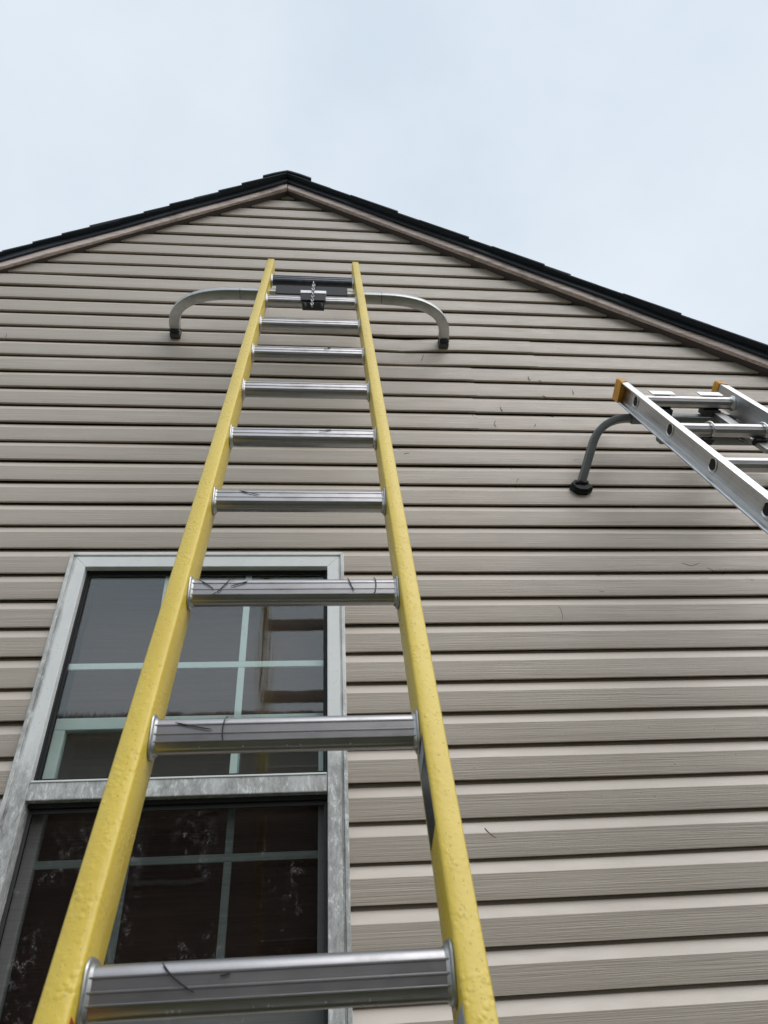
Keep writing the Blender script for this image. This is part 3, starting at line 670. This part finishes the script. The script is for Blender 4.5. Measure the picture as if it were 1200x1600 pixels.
while -k * RS - tb2 > 0.2:
    z = -k * RS - tb2
    if r0 is None:
        mb = MB(); n = 24
        prof = []
        for j in range(n):
            a = 2 * math.pi * j / n; rr = 0.0245 - (0.0010 if j % 2 else 0); prof.append((rr * math.cos(a), min(rr * math.sin(a), 0.0205)))
        mb.quad_strip([[(x, p[0], p[1]) for p in prof] for x in (-W2 + 0.001, -0.1, 0, 0.1, W2 - 0.001)]); r0 = mb.build('rung', M_alu, al, smooth=math.radians(30))
        subs = []
        for s in (-1, 1):
            rg = MB(); rings = []
            for rr, dx in ((0.0190, 0.0012), (0.0230, 0.0034), (0.0252, 0.0048), (0.0278, 0.0034), (0.0288, 0.0004)):
                rings.append([(s * (W2 + dx), p[0], p[1]) for p in ring_pts(rr)])
            rg.quad_strip(rings, caps=False); subs.append(rg.build('rung_socket', M_alu2, r0, smooth=True))
            hl = MB(); hl.quad_strip([[(s * (W2 + 0.0010), p[0], p[1]) for p in ring_pts(0.0191)], [(s * (W2 + 0.0014), p[0], p[1]) for p in ring_pts(0.0191)]]); subs.append(hl.build('rung_bore_shade', M_blk, r0))  # black disc stands for the shade inside the hollow rung
            fr = MB(); rings = []
            for rr, dx in ((0.0248, 0.016), (0.0275, 0.008), (0.0312, 0.0065), (0.0318, 0.0035)):
                rings.append([(s * (W2 - dx), p[0], p[1]) for p in ring_pts(rr)])
            fr.quad_strip(rings, caps=False); subs.append(fr.build('rung_collar', M_alu2, r0, smooth=True))
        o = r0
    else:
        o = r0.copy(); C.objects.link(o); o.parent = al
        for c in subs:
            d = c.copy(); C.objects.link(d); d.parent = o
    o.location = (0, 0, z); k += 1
rw = MB(); q = random.Random(9)
for i in range(500):
    s = q.choice((-1, 1)); r = q.uniform(0.0006, 0.0015); rw.dome((s * (W2 + q.uniform(0.002, F2 - 0.002)), yF, zt2 - 0.03 - q.random() * 1.3), (0, 1, 0), r, r, r * 0.6, 6)
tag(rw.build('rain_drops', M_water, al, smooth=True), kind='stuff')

# --- stand-off of the aluminium ladder
M2 = basis(A2, D2, N2, H1 + Vector((0.2015, 0, 0)))
def l2(x, y, z): return M2 @ Vector((x, y, z))
s2o = l2(0, -0.066, -0.015)
st2 = empty('ladder_stabilizer', s2o); tag(st2, 'grey square tube stand-off with black foot behind the aluminium ladder', 'stabilizer')
TB2 = rrect(0.030, 0.030, 0.004)
barY = l2(0, -0.066, -0.015)
def bw(x, dy=0, dz=0): return Vector((barY.x + x, barY.y + dy, barY.z + dz)) - s2o
MB().sweep(rrect(0.036, 0.042, 0.004), [bw(x) for x in (-0.215, 0, 0.215)], D2).build('cross_bar', M_steel, st2, smooth=math.radians(30))
for s in (-1, 1):
    fx = 1.011 if s < 0 else 2 * barY.x - 1.011
    e0 = Vector((barY.x + s * 0.2152, barY.y, barY.z)); cor = Vector((barY.x + s * 0.335, barY.y + 0.01, barY.z + 0.006)); ft = Vector((fx, -0.050, 1.702))
    MB().sweep(TB2, [p - s2o for p in arc_path([e0, cor, ft], [0.115], 12)], (0, -0.5, 1)).build('arm', M_steel, st2, smooth=math.radians(30))
    # black V foot: two pads on a hinge block
    V = ft - s2o
    fb = MB(); 
    pts = [(-0.042, -0.002), (-0.040, 0.012), (-0.020, 0.030), (-0.014, 0.008), (0.012, 0.008), (0.030, 0.012), (0.044, -0.004), (0.040, -0.020), (0.020, -0.032), (-0.014, -0.032), (-0.032, -0.020)]
    fb.quad_strip([[(V.x + px, V.y + 0.0295, V.z - 0.012 + pz) for px, pz in pts], [(V.x + px, V.y + 0.006, V.z - 0.012 + pz) for px, pz in pts], [(V.x + px * 0.85, V.y - 0.002, V.z - 0.011 + pz * 0.8) for px, pz in pts]])
    fo = fb.build('foot_pad', M_blk, st2, bevel=0.002)
    MB().tube([(V.x - 0.024, V.y - 0.006, V.z - 0.004), (V.x + 0.024, V.y - 0.006, V.z - 0.004)], 0.006, 8).build('foot_bolt', M_bracket, fo, smooth=True)
def l2box(x0, x1, y0, y1, z0, z1):
    mb = MB().box(x0, x1, y0, y1, z0, z1); mb.v = [tuple(M2 @ Vector(v) - s2o) for v in mb.v]; return mb
MB().sweep(rrect(0.036, 0.044, 0.004), [l2(x, -0.064, -0.225) - s2o for x in (-0.19, 0, 0.19)], D2).build('lower_bar', M_steel, st2, smooth=math.radians(30))
for x in (-0.085, 0.115):
    if x > 0: l2box(x + 0.002, x + 0.044, -0.0500, -0.0305, -0.40, -0.02).build('bracket_strut', M_galv, st2, bevel=0.003)
    # hook that caps the top rung: pale plate on its face, dark block and stem behind
    l2box(x - 0.052, x + 0.044, 0.0262, 0.0302, 0.004, 0.046).build('hook_plate', M_alu2, st2, bevel=0.001)
    l2box(x - 0.032, x + 0.032, -0.024, 0.0258, 0.0218, 0.0300).build('hook_block', M_steel, st2, bevel=0.002)
    l2box(x - 0.032, x + 0.032, -0.050, -0.0235, -0.030, 0.0285).build('hook_stem', M_bracket, st2, bevel=0.003)
    # wire bail round the second rung
    c1 = l2(x, 0, -RS) - s2o; pts = []
    for j in range(17):
        a = math.radians(-60 + 300 * j / 16); pts.append((c1.x + 0.02 + 0.012 * math.sin(a * 0.5), c1.y + 0.0300 * math.cos(a + 0.9), c1.z + 0.0300 * math.sin(a + 0.9)))
    MB().tube(pts, 0.0032, 7).build('wire_bail', M_alu2, st2, smooth=True)
    MB().box(c1.x - 0.004, c1.x + 0.040, c1.y + 0.006, c1.y + 0.034, c1.z - 0.043, c1.z - 0.0262).build('bail_seat', M_blk, st2, bevel=0.002)
    for dx in (-0.012, 0.012):
        MB().tube([l2(x + dx, -0.055, -0.240) - s2o, l2(x + dx - 0.003, -0.050, -0.285) - s2o], 0.0028, 6).build('bail_leg', M_bracket, st2, smooth=True)

# ------------------------------------------------------------------ dark fibres stuck on the wet siding and rungs
FB = [(1.026, 2.729), (0.888, 2.649), (0.803, 2.744), (0.794, 2.644), (0.928, 2.342), (0.986, 2.323), (0.986, 2.222), (0.981, 2.112), (0.769, 2.138), (0.727, 2.048), (0.9, 2.044), (0.728, 2.002), (1.113, 2.255), (0.759, 1.806), (0.765, 1.722), (0.943, 1.802), (0.643, 2.096), (0.339, 1.868), (0.303, 1.903), (1.345, 1.329), (1.466, 1.306), (1.413, 1.315), (0.987, 1.297), (0.815, 1.135), (0.465, 0.453), (1.374, 1.274), (1.542, 1.268), (0.98, 1.223), (1.213, 1.628), (-1.374, 2.544), (-1.245, 2.981), (0.149, 1.935), (0.55, 2.253), (0.297, 2.768), (-0.555, 2.85), (-0.118, 3.582), (1.653, 2.919), (1.032, 1.845), (0.456, 2.466)]
SHAPE = {0: (0.045, -20), 19: (0.07, 0), 23: (0.065, 92), 14: (0.05, 75), 16: (0.05, 95), 28: (0.035, 80)}
ORD = ['zeroth', 'first', 'second', 'third', 'fourth', 'fifth', 'sixth', 'seventh', 'eighth', 'ninth', 'tenth', 'eleventh', 'twelfth', 'thirteenth', 'fourteenth', 'fifteenth', 'sixteenth', 'seventeenth', 'eighteenth', 'nineteenth', 'twentieth', 'twenty-first', 'twenty-second', 'twenty-third', 'twenty-fourth']
KW = math.floor(WZ1 / E + 0.111)           # the course the window head cuts
def course(z): return math.floor(z / E + 0.111) - KW
def fibre_label(i):
    x, z = FB[i]; c = course(z); row = sorted(p[0] for p in FB if course(p[1]) == c); n = row.index(x) + 1
    where = f'on the {ORD[c]} siding course above the window head' if c > 0 else ('on the siding course level with the window head' if c == 0 else f'on the {ORD[-c]} siding course below the window head')
    return f'lone dark fibre {where}' if len(row) == 1 else f'dark fibre {where}, {ORD[n]} from the left'
q = random.Random(17)
def prof_y(z):
    k = math.floor(z / E + 0.111); t = z - (k - 0.111) * E; pr = PROF[4:]
    for (ya, za), (yb, zb) in zip(pr, pr[1:]):
        if za <= t <= zb: return ya + (yb - ya) * (t - za) / (zb - za)
    return -0.0190
for i, (x, z) in enumerate(FB):
    ln, ang = SHAPE.get(i, (q.uniform(0.016, 0.040), q.uniform(-60, 100))); a = math.radians(ang); bend = q.uniform(-0.35, 0.35)
    n = 7; pts = []
    for j in range(n):
        t = (j / (n - 1) - 0.5) * ln; b = bend * (t * t / ln - ln / 12) * 2.2
        if i == 19: b = 0.012 * abs(t) / ln * 2
        zz = z + t * math.sin(a) + b * math.cos(a); xx = x + t * math.cos(a) - b * math.sin(a); pts.append(Vector((xx, prof_y(zz) - 0.0016, zz)))
    o3 = pts[0].copy(); r = q.uniform(0.0007, 0.0012)
    fo = MB().tube([p - o3 for p in pts], [r * (0.6 if j in (0, n - 1) else 1) for j in range(n)], 5).build('plant_fibre', M_fib, smooth=True); fo.location = o3
    tag(fo, fibre_label(i), 'plant fibre', 'dark fibres on the siding')
RB = [(2, -0.150, 0.035, -35), (2, -0.118, 0.060, 55), (2, -0.095, 0.03, 20), (2, 0.095, 0.032, -70), (2, 0.140, 0.05, 90), (3, -0.105, 0.045, -15), (1, -0.085, 0.045, 85), (1, -0.125, 0.05, -12), (0, -0.095, 0.042, -38), (0, -0.045, 0.010, 10), (4, 0.05, 0.03, 10), (6, 0.06, 0.03, 30)]
B1 = basis(A, D, N, P0)
for i, (k, x, ln, ang) in enumerate(RB):
    a = math.radians(ang); pts = []; bend = q.uniform(-0.4, 0.4)
    for j in range(7):
        t = (j / 6 - 0.5) * ln; v = max(0.0015, min(0.034, 0.014 - t * math.sin(a)))
        fwv = 0.0185 if v > 0.008 else 0.0185 - (0.008 - v) * 0.45
        b = rp_(fwv - 0.004 + 0.001, -v + 0.002); pts.append(B1 @ Vector((x + t * math.cos(a) + bend * t * t / ln, b[0], b[1] + k * RS)))
    o3 = pts[0].copy()
    fo = MB().tube([p - o3 for p in pts], [0.0005] + [0.0009] * 5 + [0.0005], 5).build('plant_fibre', M_fib, smooth=True); fo.location = o3
    rr_ = sorted(t[1] for t in RB if t[0] == k); rung_ = ['lowest visible rung', 'second lowest visible rung', 'third lowest visible rung', 'fourth lowest visible rung', 'fifth lowest visible rung', '', 'seventh lowest visible rung'][k]
    tag(fo, (f'lone dark fibre on the {rung_} of the yellow ladder' if len(rr_) == 1 else f'dark fibre on the {rung_} of the yellow ladder, {ORD[rr_.index(x) + 1]} from left'), 'plant fibre', 'dark fibres on the rungs')

# ------------------------------------------------------------------ house across the yard (seen mirrored in the upper pane)
nh = empty('neighbour_house', (1.0, -9.5, GZ)); tag(nh, 'warm grey house with dark roof across the yard, mirrored in the upper pane', 'house')
def np_(mb, name, mat, parent=nh, **k):
    o = mb.build(name, mat, parent, **k); return o
hh = 4.45 - GZ
np_(MB().box(-8, 8, -8, 0, 0, hh), 'wall', M_nw)
rf = MB(); rf.quad_strip([[(-8.4, 0.4, hh - 0.12), (-8.4, 0.4, hh + 0.10), (-8.4, -4, hh + 1.92), (-8.4, -8.4, hh + 0.10), (-8.4, -8.4, hh - 0.12)], [(8.4, 0.4, hh - 0.12), (8.4, 0.4, hh + 0.10), (8.4, -4, hh + 1.92), (8.4, -8.4, hh + 0.10), (8.4, -8.4, hh - 0.12)]])
rfo = np_(rf, 'roof', M_shg)
np_(MB().box(-8.4, 8.4, 0.402, 0.50, hh - 0.10, hh + 0.06), 'gutter', M_drip, bevel=0.02)
for x in (-6, -3.2, 0.5, 4.5):
    for z in (0.9, 3.6):
        wo_ = np_(MB().box(x - 0.55, x + 0.55, 0.002, 0.05, z, z + 1.4), 'window', M_white, bevel=0.01)
        MB().box(x - 0.47, x - 0.01, 0.0505, 0.054, z + 0.08, z + 1.32).build('pane', M_dkglass, wo_); MB().box(x + 0.01, x + 0.47, 0.0505, 0.054, z + 0.08, z + 1.32).build('pane', M_dkglass, wo_)
